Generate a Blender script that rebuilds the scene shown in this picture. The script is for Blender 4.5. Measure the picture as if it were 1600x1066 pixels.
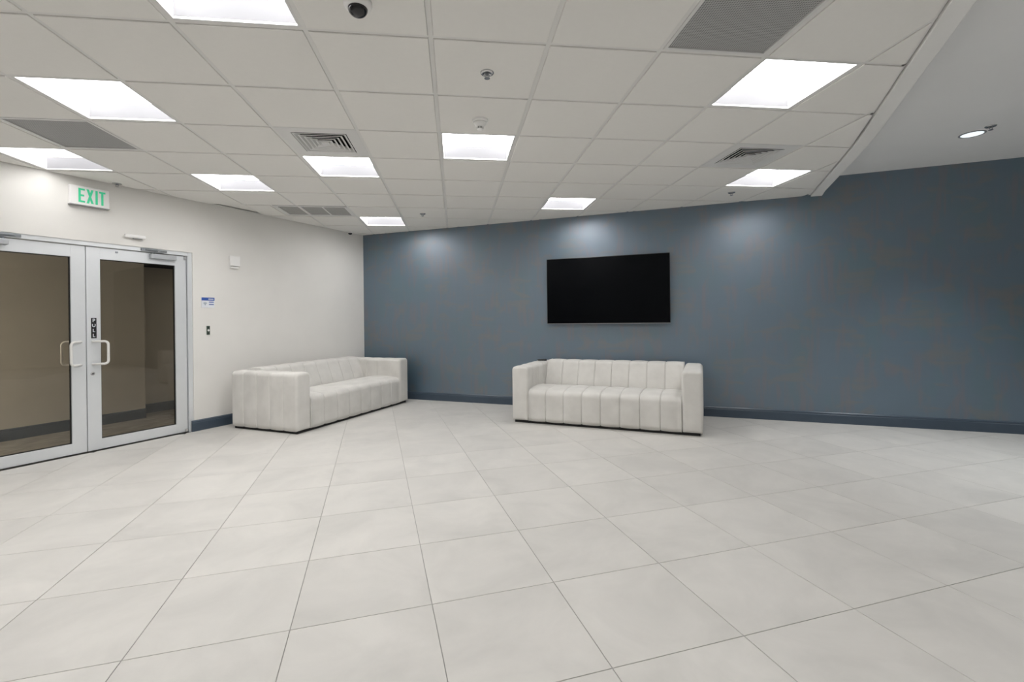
import bpy, bmesh, math, random
from mathutils import Vector, Matrix

random.seed(11)
for o in list(bpy.data.objects):
    bpy.data.objects.remove(o)
SC = bpy.context.scene
COL = SC.collection
PI = math.pi

# ------------------------------------------------------------------ camera
CAMH = 1.2755
cam_data = bpy.data.cameras.new('camera')
cam_data.sensor_width = 36.0
cam_data.lens = 730.9 / 1600 * 36.0
cam_data.shift_y = -34.6 / 1600
cam_data.clip_start = 0.05
cam = bpy.data.objects.new('camera', cam_data)
COL.objects.link(cam)
ROLL = -0.01172
c_, s_ = math.cos(ROLL), math.sin(ROLL)
cam.matrix_world = Matrix(((c_, -s_, 0, 0), (0, 0, -1, 0), (s_, c_, 0, CAMH), (0, 0, 0, 1)))
SC.camera = cam

# ------------------------------------------------------------------ world, exposure, light levels
SC.view_settings.view_transform = 'Standard'
SC.view_settings.look = 'None'
SC.view_settings.exposure = 0.0
SC.view_settings.gamma = 1.0
SC.view_settings.use_curve_mapping = False
SKY = 0.05                                     # the room is closed: next to nothing comes from outside
w = bpy.data.worlds.new('world')
SC.world = w
w.use_nodes = True
w.node_tree.nodes['Background'].inputs[0].default_value = (0.86, 0.94, 1.0, 1)
w.node_tree.nodes['Background'].inputs[1].default_value = SKY
TROFFER = 14.0
DOWNLIGHT = 0.85                                # glow of a downlight's lens; its beam is a spot lamp
BEAM = 130.0

def lamp(name, loc, energy, size, color, rot=(0, 0, 0)):
    l = bpy.data.lights.new(name, 'AREA')
    l.energy = energy
    l.size = size
    l.color = color
    o = bpy.data.objects.new(name, l)
    COL.objects.link(o)
    o.location = loc
    o.rotation_euler = rot
    return o
# unseen area lamps added to light the corridor behind the glass doors
lamp('corridor_fill_lamp', (-6.30, 2.00, 2.55), 115.0, 0.5, (1.0, 0.95, 0.88))
lamp('corridor_fill_lamp', (-3.20, 8.30, 2.55), 20.0, 0.5, (1.0, 0.93, 0.84))

# ------------------------------------------------------------------ frames (metres)
CZ = 2.713                                     # suspended ceiling
CU = 2.91                                      # plasterboard ceiling above it
C0 = Vector((-2.4909, 7.8751, 0))              # corner of left and front walls
DL = Vector((-0.46331, -0.88619, 0)); NL = Vector((0.88619, -0.46331, 0))   # along the left wall, into the room
DF = Vector((0.93587, -0.35234, 0)); NF = Vector((0.35234, 0.93587, 0))     # along the front wall, away from the room
def frame(o, x, y, z=Vector((0, 0, 1))):
    return Matrix(((x.x, y.x, z.x, o.x), (x.y, y.y, z.y, o.y), (x.z, y.z, z.z, o.z), (0, 0, 0, 1)))
ML = frame(C0, DL, NL)
MF = frame(C0, DF, NF)
def MLat(s, y, z): return ML @ Matrix.Translation((s, y, z))
def MFat(t, y, z): return MF @ Matrix.Translation((t, y, z))

# ------------------------------------------------------------------ materials
def new_mat(name):
    m = bpy.data.materials.new(name)
    m.use_nodes = True
    nt = m.node_tree
    return m, nt, nt.nodes['Principled BSDF']

def N(nt, kind, **kw):
    n = nt.nodes.new(kind)
    for k, v in kw.items():
        setattr(n, k, v)
    return n

def simple(name, col, rough=0.5, metal=0.0, spec=0.5, noise=0.0, nscale=8.0, bump=0.0, bscale=200.0):
    m, nt, b = new_mat(name)
    b.inputs['Base Color'].default_value = (*col, 1)
    b.inputs['Roughness'].default_value = rough
    b.inputs['Metallic'].default_value = metal
    b.inputs['Specular IOR Level'].default_value = spec
    tc = N(nt, 'ShaderNodeTexCoord')
    if noise > 0:
        nz = N(nt, 'ShaderNodeTexNoise')
        nz.inputs['Scale'].default_value = nscale
        nz.inputs['Detail'].default_value = 5
        nt.links.new(tc.outputs['Object'], nz.inputs['Vector'])
        mr = N(nt, 'ShaderNodeMapRange')
        mr.inputs['From Min'].default_value = 0.3
        mr.inputs['From Max'].default_value = 0.7
        mr.inputs['To Min'].default_value = 1 - noise
        mr.inputs['To Max'].default_value = 1 + noise
        nt.links.new(nz.outputs['Fac'], mr.inputs['Value'])
        vm = N(nt, 'ShaderNodeVectorMath', operation='SCALE')
        vm.inputs[0].default_value = col
        nt.links.new(mr.outputs['Result'], vm.inputs['Scale'])
        nt.links.new(vm.outputs['Vector'], b.inputs['Base Color'])
    if bump > 0:
        nb = N(nt, 'ShaderNodeTexNoise')
        nb.inputs['Scale'].default_value = bscale
        nb.inputs['Detail'].default_value = 3
        nt.links.new(tc.outputs['Object'], nb.inputs['Vector'])
        bp = N(nt, 'ShaderNodeBump')
        bp.inputs['Strength'].default_value = bump
        bp.inputs['Distance'].default_value = 0.003
        nt.links.new(nb.outputs['Fac'], bp.inputs['Height'])
        nt.links.new(bp.outputs['Normal'], b.inputs['Normal'])
    return m

def emit(name, col, strength):
    m, nt, b = new_mat(name)
    b.inputs['Base Color'].default_value = (*[min(1, c) for c in col], 1)
    b.inputs['Emission Color'].default_value = (*col, 1)
    b.inputs['Emission Strength'].default_value = strength
    return m

def floor_tile_mat():
    m, nt, b = new_mat('porcelain_tile')
    tc = N(nt, 'ShaderNodeTexCoord')
    oi = N(nt, 'ShaderNodeObjectInfo')
    mul = N(nt, 'ShaderNodeVectorMath', operation='SCALE')
    mul.inputs[0].default_value = (37, 53, 11)
    nt.links.new(oi.outputs['Random'], mul.inputs['Scale'])
    add = N(nt, 'ShaderNodeVectorMath', operation='ADD')
    nt.links.new(tc.outputs['Object'], add.inputs[0])
    nt.links.new(mul.outputs['Vector'], add.inputs[1])
    n1 = N(nt, 'ShaderNodeTexNoise')
    n1.inputs['Scale'].default_value = 2.2
    n1.inputs['Detail'].default_value = 6
    n1.inputs['Roughness'].default_value = 0.62
    n1.inputs['Distortion'].default_value = 0.6
    nt.links.new(add.outputs['Vector'], n1.inputs['Vector'])
    ramp = N(nt, 'ShaderNodeValToRGB')
    e = ramp.color_ramp.elements
    e[0].position = 0.30; e[0].color = (0.56, 0.548, 0.52, 1)
    e[1].position = 0.68; e[1].color = (0.655, 0.638, 0.604, 1)
    nt.links.new(n1.outputs['Fac'], ramp.inputs['Fac'])
    mr = N(nt, 'ShaderNodeMapRange')
    mr.inputs['To Min'].default_value = 0.975
    mr.inputs['To Max'].default_value = 1.022
    nt.links.new(oi.outputs['Random'], mr.inputs['Value'])
    vm = N(nt, 'ShaderNodeVectorMath', operation='SCALE')
    nt.links.new(ramp.outputs['Color'], vm.inputs[0])
    nt.links.new(mr.outputs['Result'], vm.inputs['Scale'])
    nt.links.new(vm.outputs['Vector'], b.inputs['Base Color'])
    b.inputs['Roughness'].default_value = 0.42
    b.inputs['Specular IOR Level'].default_value = 0.18
    return m

def wallpaper_mat():
    # slate blue ground with brushed patches of brown, teal and grey, vertical and horizontal strokes
    m, nt, b = new_mat('brushed_wallpaper')
    tc = N(nt, 'ShaderNodeTexCoord')
    def mapped(sx, sz, off=(0, 0, 0)):
        mp = N(nt, 'ShaderNodeMapping')
        mp.inputs['Scale'].default_value = (sx, 1, sz)
        mp.inputs['Location'].default_value = off
        nt.links.new(tc.outputs['Object'], mp.inputs['Vector'])
        return mp
    def noise(mp, scale, detail=2, rough=0.5, dist=0.0):
        n = N(nt, 'ShaderNodeTexNoise')
        n.inputs['Scale'].default_value = scale
        n.inputs['Detail'].default_value = detail
        n.inputs['Roughness'].default_value = rough
        n.inputs['Distortion'].default_value = dist
        nt.links.new(mp.outputs['Vector'], n.inputs['Vector'])
        return n
    def step(n, a, c):
        mr = N(nt, 'ShaderNodeMapRange', interpolation_type='SMOOTHSTEP')
        mr.inputs['From Min'].default_value = a
        mr.inputs['From Max'].default_value = c
        nt.links.new(n.outputs[0], mr.inputs['Value'])
        return mr
    def mix(fac, c1, c2, mode='MIX'):
        mx = N(nt, 'ShaderNodeMix', data_type='RGBA', blend_type=mode)
        if isinstance(fac, float): mx.inputs[0].default_value = fac
        else: nt.links.new(fac, mx.inputs[0])
        for i, c in ((6, c1), (7, c2)):
            if isinstance(c, tuple): mx.inputs[i].default_value = (*c, 1)
            else: nt.links.new(c, mx.inputs[i])
        return mx.outputs[2]
    def mul(a, bb):
        mm = N(nt, 'ShaderNodeMath', operation='MULTIPLY')
        for i, v in ((0, a), (1, bb)):
            if isinstance(v, float): mm.inputs[i].default_value = v
            else: nt.links.new(v, mm.inputs[i])
        return mm.outputs[0]
    vpatch = noise(mapped(3.4, 1.5), 1.7, 1.0, 0.5, .5)
    hpatch = noise(mapped(1.8, 3.0, (3.1, 0, 7.7)), 1.7, 1.0, 0.5, .9)
    teal = noise(mapped(2.2, 1.2, (11.0, 0, 2.0)), 1.3, 2)
    vfine = noise(mapped(22, 2.0), 1.0, 2)
    hfine = noise(mapped(2.0, 22, (5, 0, 1)), 1.0, 2)
    base = (0.032, 0.080, 0.122)
    c = mix(mul(step(teal, 0.5, 0.62).outputs[0], 0.55), base, (0.020, 0.084, 0.108))
    vm_ = mul(step(vpatch, 0.48, 0.62).outputs[0], step(vfine, 0.38, 0.58).outputs[0])
    c = mix(mul(vm_, 0.72), c, (0.080, 0.067, 0.075))
    hm_ = mul(step(hpatch, 0.53, 0.66).outputs[0], step(hfine, 0.25, 0.6).outputs[0])
    c = mix(mul(hm_, 0.66), c, (0.084, 0.079, 0.060))
    fine = mix(0.5, vfine.outputs[0], hfine.outputs[0])
    mr = N(nt, 'ShaderNodeMapRange')
    mr.inputs['From Min'].default_value = 0.3; mr.inputs['From Max'].default_value = 0.7
    mr.inputs['To Min'].default_value = 0.95; mr.inputs['To Max'].default_value = 1.05
    nt.links.new(fine, mr.inputs['Value'])
    sc = N(nt, 'ShaderNodeVectorMath', operation='SCALE')
    nt.links.new(c, sc.inputs[0]); nt.links.new(mr.outputs[0], sc.inputs['Scale'])
    nt.links.new(sc.outputs['Vector'], b.inputs['Base Color'])
    b.inputs['Roughness'].default_value = 0.48
    b.inputs['Specular IOR Level'].default_value = 1.0
    b.inputs['IOR'].default_value = 2.0
    b.inputs['Specular Tint'].default_value = (0.86, 0.91, 1.0, 1)
    bp = N(nt, 'ShaderNodeBump')
    bp.inputs['Strength'].default_value = 0.05
    bp.inputs['Distance'].default_value = 0.001
    nt.links.new(fine, bp.inputs['Height'])
    nt.links.new(bp.outputs['Normal'], b.inputs['Normal'])
    return m

def glass_mat():
    m, nt, b = new_mat('bronze_glass')
    nt.nodes.remove(b)
    out = nt.nodes['Material Output']
    tr = N(nt, 'ShaderNodeBsdfTransparent'); tr.inputs[0].default_value = (0.75, 0.725, 0.68, 1)
    gl = N(nt, 'ShaderNodeBsdfGlossy'); gl.inputs['Roughness'].default_value = 0.0
    fr = N(nt, 'ShaderNodeFresnel'); fr.inputs['IOR'].default_value = 1.5
    mx = N(nt, 'ShaderNodeMixShader')
    nt.links.new(fr.outputs[0], mx.inputs[0]); nt.links.new(tr.outputs[0], mx.inputs[1]); nt.links.new(gl.outputs[0], mx.inputs[2])
    nt.links.new(mx.outputs[0], out.inputs['Surface'])
    return m

def perforated_mat(name, col, hole):
    m, nt, b = new_mat(name)
    tc = N(nt, 'ShaderNodeTexCoord')
    mp = N(nt, 'ShaderNodeMapping'); mp.inputs['Scale'].default_value = (85, 85, 0)
    nt.links.new(tc.outputs['Object'], mp.inputs['Vector'])
    fr = N(nt, 'ShaderNodeVectorMath', operation='FRACTION'); nt.links.new(mp.outputs[0], fr.inputs[0])
    sb = N(nt, 'ShaderNodeVectorMath', operation='SUBTRACT'); sb.inputs[1].default_value = (.5, .5, 0); nt.links.new(fr.outputs[0], sb.inputs[0])
    ln = N(nt, 'ShaderNodeVectorMath', operation='LENGTH'); nt.links.new(sb.outputs[0], ln.inputs[0])
    mr = N(nt, 'ShaderNodeMapRange'); mr.inputs['From Min'].default_value = 0.3; mr.inputs['From Max'].default_value = 0.38
    nt.links.new(ln.outputs['Value'], mr.inputs['Value'])
    mx = N(nt, 'ShaderNodeMix', data_type='RGBA')
    mx.inputs[6].default_value = (*hole, 1); mx.inputs[7].default_value = (*col, 1)
    nt.links.new(mr.outputs[0], mx.inputs[0]); nt.links.new(mx.outputs[2], b.inputs['Base Color'])
    b.inputs['Roughness'].default_value = 0.6
    return m

def fabric_mat():
    m, nt, b = new_mat('cream_boucle')
    tc = N(nt, 'ShaderNodeTexCoord')
    v = N(nt, 'ShaderNodeTexNoise'); v.inputs['Scale'].default_value = 260; v.inputs['Detail'].default_value = 3
    big = N(nt, 'ShaderNodeTexNoise'); big.inputs['Scale'].default_value = 5; big.inputs['Detail'].default_value = 4
    nt.links.new(tc.outputs['Object'], v.inputs['Vector']); nt.links.new(tc.outputs['Object'], big.inputs['Vector'])
    ramp = N(nt, 'ShaderNodeValToRGB'); e = ramp.color_ramp.elements
    e[0].position = .3; e[0].color = (0.66, 0.645, 0.61, 1); e[1].position = .7; e[1].color = (0.76, 0.745, 0.71, 1)
    nt.links.new(big.outputs[0], ramp.inputs[0]); nt.links.new(ramp.outputs[0], b.inputs['Base Color'])
    bp = N(nt, 'ShaderNodeBump'); bp.inputs['Strength'].default_value = .35; bp.inputs['Distance'].default_value = .004
    nt.links.new(v.outputs[0], bp.inputs['Height']); nt.links.new(bp.outputs[0], b.inputs['Normal'])
    b.inputs['Roughness'].default_value = .95
    b.inputs['Specular IOR Level'].default_value = .15
    b.inputs['Sheen Weight'].default_value = .15
    return m

def carpet_mat():
    m, nt, b = new_mat('corridor_carpet')
    tc = N(nt, 'ShaderNodeTexCoord')
    mp = N(nt, 'ShaderNodeMapping'); mp.inputs['Scale'].default_value = (3, 16, 1); mp.inputs['Rotation'].default_value = (0, 0, .6)
    nt.links.new(tc.outputs['Object'], mp.inputs['Vector'])
    n = N(nt, 'ShaderNodeTexNoise'); n.inputs['Scale'].default_value = 1.6; n.inputs['Detail'].default_value = 6; n.inputs['Distortion'].default_value = .4
    nt.links.new(mp.outputs[0], n.inputs['Vector'])
    ramp = N(nt, 'ShaderNodeValToRGB'); e = ramp.color_ramp.elements
    e[0].position = .35; e[0].color = (0.17, 0.165, 0.155, 1); e[1].position = .65; e[1].color = (0.34, 0.33, 0.31, 1)
    nt.links.new(n.outputs[0], ramp.inputs[0]); nt.links.new(ramp.outputs[0], b.inputs['Base Color'])
    b.inputs['Roughness'].default_value = .95
    return m

MAT = {
    'floor_tile': floor_tile_mat(),
    'grout': simple('grout', (0.36, 0.35, 0.335), .8, noise=.05),
    'wall_paint': simple('warm_white_paint', (0.83, 0.815, 0.78), .55, spec=.3, noise=.015, nscale=3, bump=.05, bscale=300),
    'back_paint': simple('rear_wall_paint', (0.78, 0.77, 0.75), .6, noise=.015, nscale=3),
    'wallpaper': wallpaper_mat(),
    'base_blue': simple('navy_gloss_paint', (0.055, 0.080, 0.112), .32, spec=.5, noise=.04, nscale=6),
    'tile': simple('mineral_ceiling_tile', (0.86, 0.845, 0.81), .9, spec=.1, noise=.006, nscale=30, bump=.12, bscale=350),
    'tee': simple('white_tee_metal', (0.78, 0.77, 0.745), .45, spec=.3, noise=.01),
    'plaster': simple('grey_white_plaster', (0.87, 0.87, 0.865), .8, spec=.2, noise=.012, nscale=2),
    'fascia': simple('white_fascia_paint', (0.88, 0.87, 0.85), .5, noise=.01),
    'lens': emit('led_lens', (1.0, 0.99, 0.985), TROFFER),
    'endplate_weak': simple('end_plate_lit_copy', (0.19, 0.19, 0.20), .6, noise=.01),  # lighter copy of the end plate, makes up for the dimmed lens's light
    'lens_weak': emit('led_lens_weak', (1.0, 0.99, 0.985), TROFFER * .34),
    'lens_side_weak': emit('led_side_lens_weak', (1.0, 0.99, 0.985), TROFFER * .12),
    'lens_side': emit('led_side_lens', (1.0, 0.99, 0.985), TROFFER * .3),
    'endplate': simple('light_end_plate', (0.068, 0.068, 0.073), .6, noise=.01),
    'white_metal': simple('white_powder_coat', (0.74, 0.735, 0.72), .4, noise=.01),
    'perf': perforated_mat('perforated_grille', (0.46, 0.46, 0.455), (0.17, 0.17, 0.17)),
    'perf_pale': perforated_mat('pale_perforated_grille', (0.46, 0.455, 0.435), (0.16, 0.16, 0.155)),
    'void': simple('duct_and_shade_black', (0.012, 0.012, 0.012), .9),
    'aluminium': simple('satin_aluminium', (0.78, 0.805, 0.825), .38, metal=.35, noise=.01),
    'closer_grey': simple('closer_grey_paint', (0.50, 0.52, 0.54), .35, metal=.3, noise=.01),
    'steel': simple('dark_steel', (0.30, 0.32, 0.34), .35, metal=.8, noise=.02),
    'chrome': simple('brushed_chrome', (0.62, 0.62, 0.63), .22, metal=.95),
    'handle': simple('white_enamel_handle', (0.80, 0.79, 0.76), .3, noise=.01),
    'rubber': simple('black_rubber', (0.012, 0.012, 0.012), .6),
    'glass': glass_mat(),
    'fabric': fabric_mat(),
    'plinth': simple('black_plinth', (0.008, 0.008, 0.008), .7),
    'tv_body': simple('black_plastic', (0.010, 0.010, 0.011), .35, noise=.05),
    'screen': simple('black_screen_glass', (0.002, 0.0025, 0.0035), .22, spec=.10),
    'black': simple('black_vinyl', (0.012, 0.012, 0.014), .4),
    'white_plastic': simple('white_plastic', (0.92, 0.915, 0.90), .35, noise=.01),
    'grey_plastic': simple('grey_plastic', (0.32, 0.32, 0.32), .4),
    'dome': simple('smoked_dome', (0.012, 0.012, 0.015), .08, spec=.6),
    'exit_green': emit('exit_green', (0.05, 0.52, 0.27), 0.32),
    'blue_print': simple('blue_print', (0.03, 0.10, 0.42), .5),
    'blue_text': simple('pale_blue_print', (0.12, 0.17, 0.42), .5),
    'white_print': simple('white_print', (0.80, 0.82, 0.86), .5),
    'icon_grey': simple('slate_print', (0.20, 0.26, 0.34), .5),
    'switch_green': simple('dark_green_plate', (0.055, 0.085, 0.065), .4),
    'corr_wall': simple('corridor_paint', (0.57, 0.55, 0.51), .6, noise=.02),
    'corr_dark': simple('corridor_dark_paint', (0.32, 0.26, 0.21), .6, noise=.02),
    'carpet': carpet_mat(),
    'down_lens': emit('downlight_lens', (0.90, 0.97, 1.0), DOWNLIGHT),
    'down_trim': simple('downlight_trim', (0.30, 0.31, 0.33), .4),
}

# ------------------------------------------------------------------ mesh helpers
def mesh_of(bm, name, smooth=False):
    bmesh.ops.recalc_face_normals(bm, faces=bm.faces)
    me = bpy.data.meshes.new(name)
    bm.to_mesh(me)
    bm.free()
    if smooth:
        for p in me.polygons: p.use_smooth = True
    return me

def link(name, data, mat=None, parent=None, mw=None, kind=None):
    o = bpy.data.objects.new(name, data)
    COL.objects.link(o)
    if mat is not None and data is not None and len(data.materials) == 0:
        data.materials.append(MAT[mat])
    if parent is not None: o.parent = parent
    if mw is not None: o.matrix_local = mw
    if kind: o['kind'] = kind
    return o

def part(name, bm, mat, parent=None, mw=None, smooth=False, label=None, kind=None):
    o = link(name, mesh_of(bm, name, smooth), mat, parent, mw, kind)
    if label: o['label'] = label
    return o

def thing(name, label, cat, mw, group=None):
    o = bpy.data.objects.new(name, None)
    o.empty_display_size = 0.1
    COL.objects.link(o)
    o.matrix_world = mw
    return tag(o, label, cat, group)

def tag(o, label, cat, group=None):
    o['label'] = label
    o['category'] = cat
    if group: o['group'] = group
    return o

def box(bm, x0, x1, y0, y1, z0, z1, bevel=0.0, seg=2):
    v = [bm.verts.new((x, y, z)) for x in (x0, x1) for y in (y0, y1) for z in (z0, z1)]
    idx = [(0, 1, 3, 2), (4, 6, 7, 5), (0, 4, 5, 1), (2, 3, 7, 6), (0, 2, 6, 4), (1, 5, 7, 3)]
    fs = [bm.faces.new([v[i] for i in f]) for f in idx]
    if bevel > 0:
        es = list({e for f in fs for e in f.edges})
        bmesh.ops.bevel(bm, geom=es, offset=bevel, segments=seg, affect='EDGES', profile=.5)
    return bm

def boxes(*bs, bevel=0.0):
    bm = bmesh.new()
    for b in bs: box(bm, *b, bevel=bevel)
    return bm

def prism(bm, poly, z0, z1, inset_top=0.0):
    n = len(poly)
    a = [bm.verts.new((p[0], p[1], z0)) for p in poly]
    b = [bm.verts.new((p[0], p[1], z1)) for p in poly]
    bm.faces.new(a[::-1]); bm.faces.new(b)
    for i in range(n):
        j = (i + 1) % n
        bm.faces.new((a[i], a[j], b[j], b[i]))
    return bm

def lathe(bm, prof, n=24, axis='z', cap=True):
    rings = []
    for r, z in prof:
        ring = []
        for k in range(n):
            t = 2 * PI * k / n
            ring.append(bm.verts.new((r * math.cos(t), r * math.sin(t), z)))
        rings.append(ring)
    for a, b in zip(rings, rings[1:]):
        for k in range(n):
            bm.faces.new((a[k], a[(k + 1) % n], b[(k + 1) % n], b[k]))
    if cap:
        bm.faces.new(rings[0]); bm.faces.new(rings[-1])
    return bm

def tube(bm, pts, r, n=10):
    pts = [Vector(p) for p in pts]
    rings = []
    up = Vector((0.123, 0.456, 0.88)).normalized()
    for i, p in enumerate(pts):
        d = (pts[min(i + 1, len(pts) - 1)] - pts[max(i - 1, 0)]).normalized()
        a = d.cross(up).normalized(); b = d.cross(a).normalized()
        rings.append([bm.verts.new(p + a * r * math.cos(2 * PI * k / n) + b * r * math.sin(2 * PI * k / n)) for k in range(n)])
    for a, b in zip(rings, rings[1:]):
        for k in range(n):
            bm.faces.new((a[k], a[(k + 1) % n], b[(k + 1) % n], b[k]))
    bm.faces.new(rings[0]); bm.faces.new(rings[-1])
    return bm

def clip_poly(poly, conv):
    out = list(poly)
    n = len(conv)
    for i in range(n):
        a, b = conv[i], conv[(i + 1) % n]
        ex, ey = b[0] - a[0], b[1] - a[1]
        f = lambda p: ex * (p[1] - a[1]) - ey * (p[0] - a[0])
        inp, out = out, []
        for j in range(len(inp)):
            p, q = inp[j - 1], inp[j]
            fp, fq = f(p), f(q)
            if fq >= 0:
                if fp < 0:
                    t = fp / (fp - fq); out.append((p[0] + t * (q[0] - p[0]), p[1] + t * (q[1] - p[1])))
                out.append(q)
            elif fp >= 0:
                t = fp / (fp - fq); out.append((p[0] + t * (q[0] - p[0]), p[1] + t * (q[1] - p[1])))
        if len(out) < 3: return []
    # drop doubled points
    res = []
    for p in out:
        if not res or math.hypot(p[0] - res[-1][0], p[1] - res[-1][1]) > 1e-4: res.append(p)
    if len(res) > 1 and math.hypot(res[0][0] - res[-1][0], res[0][1] - res[-1][1]) < 1e-4: res.pop()
    return res if len(res) >= 3 else []

def area(poly):
    return .5 * sum(poly[i - 1][0] * poly[i][1] - poly[i][0] * poly[i - 1][1] for i in range(len(poly)))

def inset(poly, d):
    """inset a convex CCW polygon"""
    n = len(poly)
    big = poly
    for i in range(n):
        a, b = poly[i], poly[(i + 1) % n]
        ex, ey = b[0] - a[0], b[1] - a[1]
        l = math.hypot(ex, ey)
        nx, ny = -ey / l, ex / l
        a2 = (a[0] + nx * d, a[1] + ny * d)
        f = lambda p: ex * (p[1] - a2[1]) - ey * (p[0] - a2[0])
        out = []
        for j in range(len(big)):
            p, q = big[j - 1], big[j]
            fp, fq = f(p), f(q)
            if fq >= 0:
                if fp < 0:
                    t = fp / (fp - fq); out.append((p[0] + t * (q[0] - p[0]), p[1] + t * (q[1] - p[1])))
                out.append(q)
            elif fp >= 0:
                t = fp / (fp - fq); out.append((p[0] + t * (q[0] - p[0]), p[1] + t * (q[1] - p[1])))
        big = out
        if len(big) < 3: return []
    return big

def local2d(pts, ox, oy, yaw):
    c, s = math.cos(yaw), math.sin(yaw)
    return [((x - ox) * c + (y - oy) * s, -(x - ox) * s + (y - oy) * c) for x, y in pts]

def text_mesh(txt, size, depth, name, spacing=1.0):
    cu = bpy.data.curves.new(name, 'FONT')
    cu.body = txt; cu.size = size; cu.extrude = depth; cu.align_x = 'CENTER'; cu.align_y = 'CENTER'
    cu.space_character = spacing; cu.resolution_u = 4; cu.offset = size * .022
    ob = bpy.data.objects.new(name, cu)
    COL.objects.link(ob)
    dg = bpy.context.evaluated_depsgraph_get(); dg.update()
    me = bpy.data.meshes.new_from_object(ob.evaluated_get(dg))
    bpy.data.objects.remove(ob)
    return me

# text stands in local XY; these turn it to face into the room from a left-wall frame
# left wall frame: x runs leftwards as seen from the room, y into the room, z up
FACE_L = Matrix(((-1, 0, 0, 0), (0, 0, 1, 0), (0, 1, 0, 0), (0, 0, 0, 1)))

# ------------------------------------------------------------------ floor
RW = (C0 + DF * 12.2).to_2d()
BACK_Y = -3.6
lx = C0.x + DL.x * ((C0.y - BACK_Y) / -DL.y)
ROOM = [(C0.x, C0.y), (lx, BACK_Y), (8.3, BACK_Y), (RW.x, RW.y)]        # counter-clockwise
FT = 0.5831
FO = (-1.2609, 3.0518); FYAW = 0.28548
floor = part('floor', prism(bmesh.new(), [(-2.2, 8.3), (-7.7, -4.0), (8.7, -4.0), (9.3, 3.7)], -0.12, -0.0035), 'grout', kind='structure')
room_f = local2d(ROOM, FO[0], FO[1], FYAW)
full_bm = bmesh.new()
g2 = 0.0016
box(full_bm, g2, FT - g2, g2, FT - g2, -0.0036, 0.0, bevel=0.0008, seg=1)
full_tile = mesh_of(full_bm, 'floor_tile')
mfloor = Matrix.Translation((FO[0], FO[1], 0)) @ Matrix.Rotation(FYAW, 4, 'Z')
for i in range(-11, 18):
    for j in range(-12, 11):
        cell = [(i * FT, j * FT), ((i + 1) * FT, j * FT), ((i + 1) * FT, (j + 1) * FT), (i * FT, (j + 1) * FT)]
        q = mfloor @ Vector(((i + .5) * FT, (j + .5) * FT, 0))
        if q.y < -0.3 or abs(q.x) > 1.25 * max(q.y, 0) + 2.2: continue
        cl = clip_poly(cell, room_f)
        if not cl or area(cl) < 0.004: continue
        if area(cl) > FT * FT * .9999:
            link('floor_tile', full_tile, 'floor_tile', floor, mfloor @ Matrix.Translation((i * FT, j * FT, 0)))
        else:
            cl = inset(cl, g2)
            if len(cl) < 3: continue
            o = part('floor_tile', prism(bmesh.new(), [(p[0] - i * FT, p[1] - j * FT) for p in cl], -0.0036, 0.0), 'floor_tile', floor,
                     mfloor @ Matrix.Translation((i * FT, j * FT, 0)))

# ------------------------------------------------------------------ walls
DOOR_A, DOOR_B, DOOR_H = 2.696, 4.648, 2.094
part('wall_left', boxes((-0.15, DOOR_A, -0.12, 0, 0, CU), (DOOR_B, 13.4, -0.12, 0, 0, CU), (DOOR_A, DOOR_B, -0.12, 0, DOOR_H, CU)),
     'wall_paint', mw=ML, kind='structure')
part('wall_front', boxes((-0.12, 12.3, 0, 0.12, 0, CU)), 'wallpaper', mw=MF, kind='structure')
part('wall_right', prism(bmesh.new(), [(RW.x, RW.y + .05), (8.3, BACK_Y), (8.42, BACK_Y), (RW.x + .14, RW.y)], 0, CU), 'back_paint', kind='structure')
part('wall_back', boxes((lx - .2, 8.5, BACK_Y - .12, BACK_Y, 0, CU)), 'back_paint', kind='structure')

def baseboard_bm(a, b, flip):
    # profile: flat board, cove and small bead on top
    prof = [(0, 0), (0.016, 0), (0.016, 0.098), (0.0125, 0.103), (0.0125, 0.109), (0.0145, 0.113), (0.011, 0.121), (0.006, 0.127), (0, 0.129)]
    bm = bmesh.new()
    A = [bm.verts.new((a, flip * p[0], p[1])) for p in prof]
    B = [bm.verts.new((b, flip * p[0], p[1])) for p in prof]
    bm.faces.new(A); bm.faces.new(B[::-1])
    for i in range(len(prof)):
        j = (i + 1) % len(prof)
        bm.faces.new((A[i], A[j], B[j], B[i]))
    return bm
part('baseboard_left', baseboard_bm(0.0165, DOOR_A + .03, 1), 'base_blue', mw=ML, kind='structure')
part('baseboard_front', baseboard_bm(0.0, 12.2, -1), 'base_blue', mw=MF, kind='structure')

# ------------------------------------------------------------------ corridor behind the doors
part('floor.001', boxes((-1.0, 7.5, -2.2, -0.12, -0.1, 0.0)), 'carpet', mw=ML, kind='structure')
part('wall_corridor', boxes((2.53, 7.5, -1.60, -1.46, 0, 2.7)), 'corr_wall', mw=ML, kind='structure')
part('wall_corridor.001', boxes((-1.0, 2.53, -1.95, -1.81, 0, 2.7)), 'corr_wall', mw=ML, kind='structure')
part('wall_corridor.002', boxes((-1.1, -1.0, -2.2, -0.12, 0, 2.7), (7.5, 7.6, -2.2, -.12, 0, 2.7)), 'corr_wall', mw=ML, kind='structure')
part('ceiling.002', boxes((-1.1, 7.6, -2.2, -0.12, 2.6, 2.7)), 'corr_wall', mw=ML, kind='structure')
part('baseboard_corridor', baseboard_bm(2.53, 7.5, 1), 'base_blue', mw=ML @ Matrix.Translation((0, -1.46, 0)), kind='structure')
part('baseboard_corridor.001', baseboard_bm(-1.0, 2.53, 1), 'base_blue', mw=ML @ Matrix.Translation((0, -1.81, 0)), kind='structure')
part('trim_3', boxes((-1.0, 2.53, -1.81, -1.46, 2.07, 2.6)), 'void', mw=ML, kind='structure')

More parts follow.
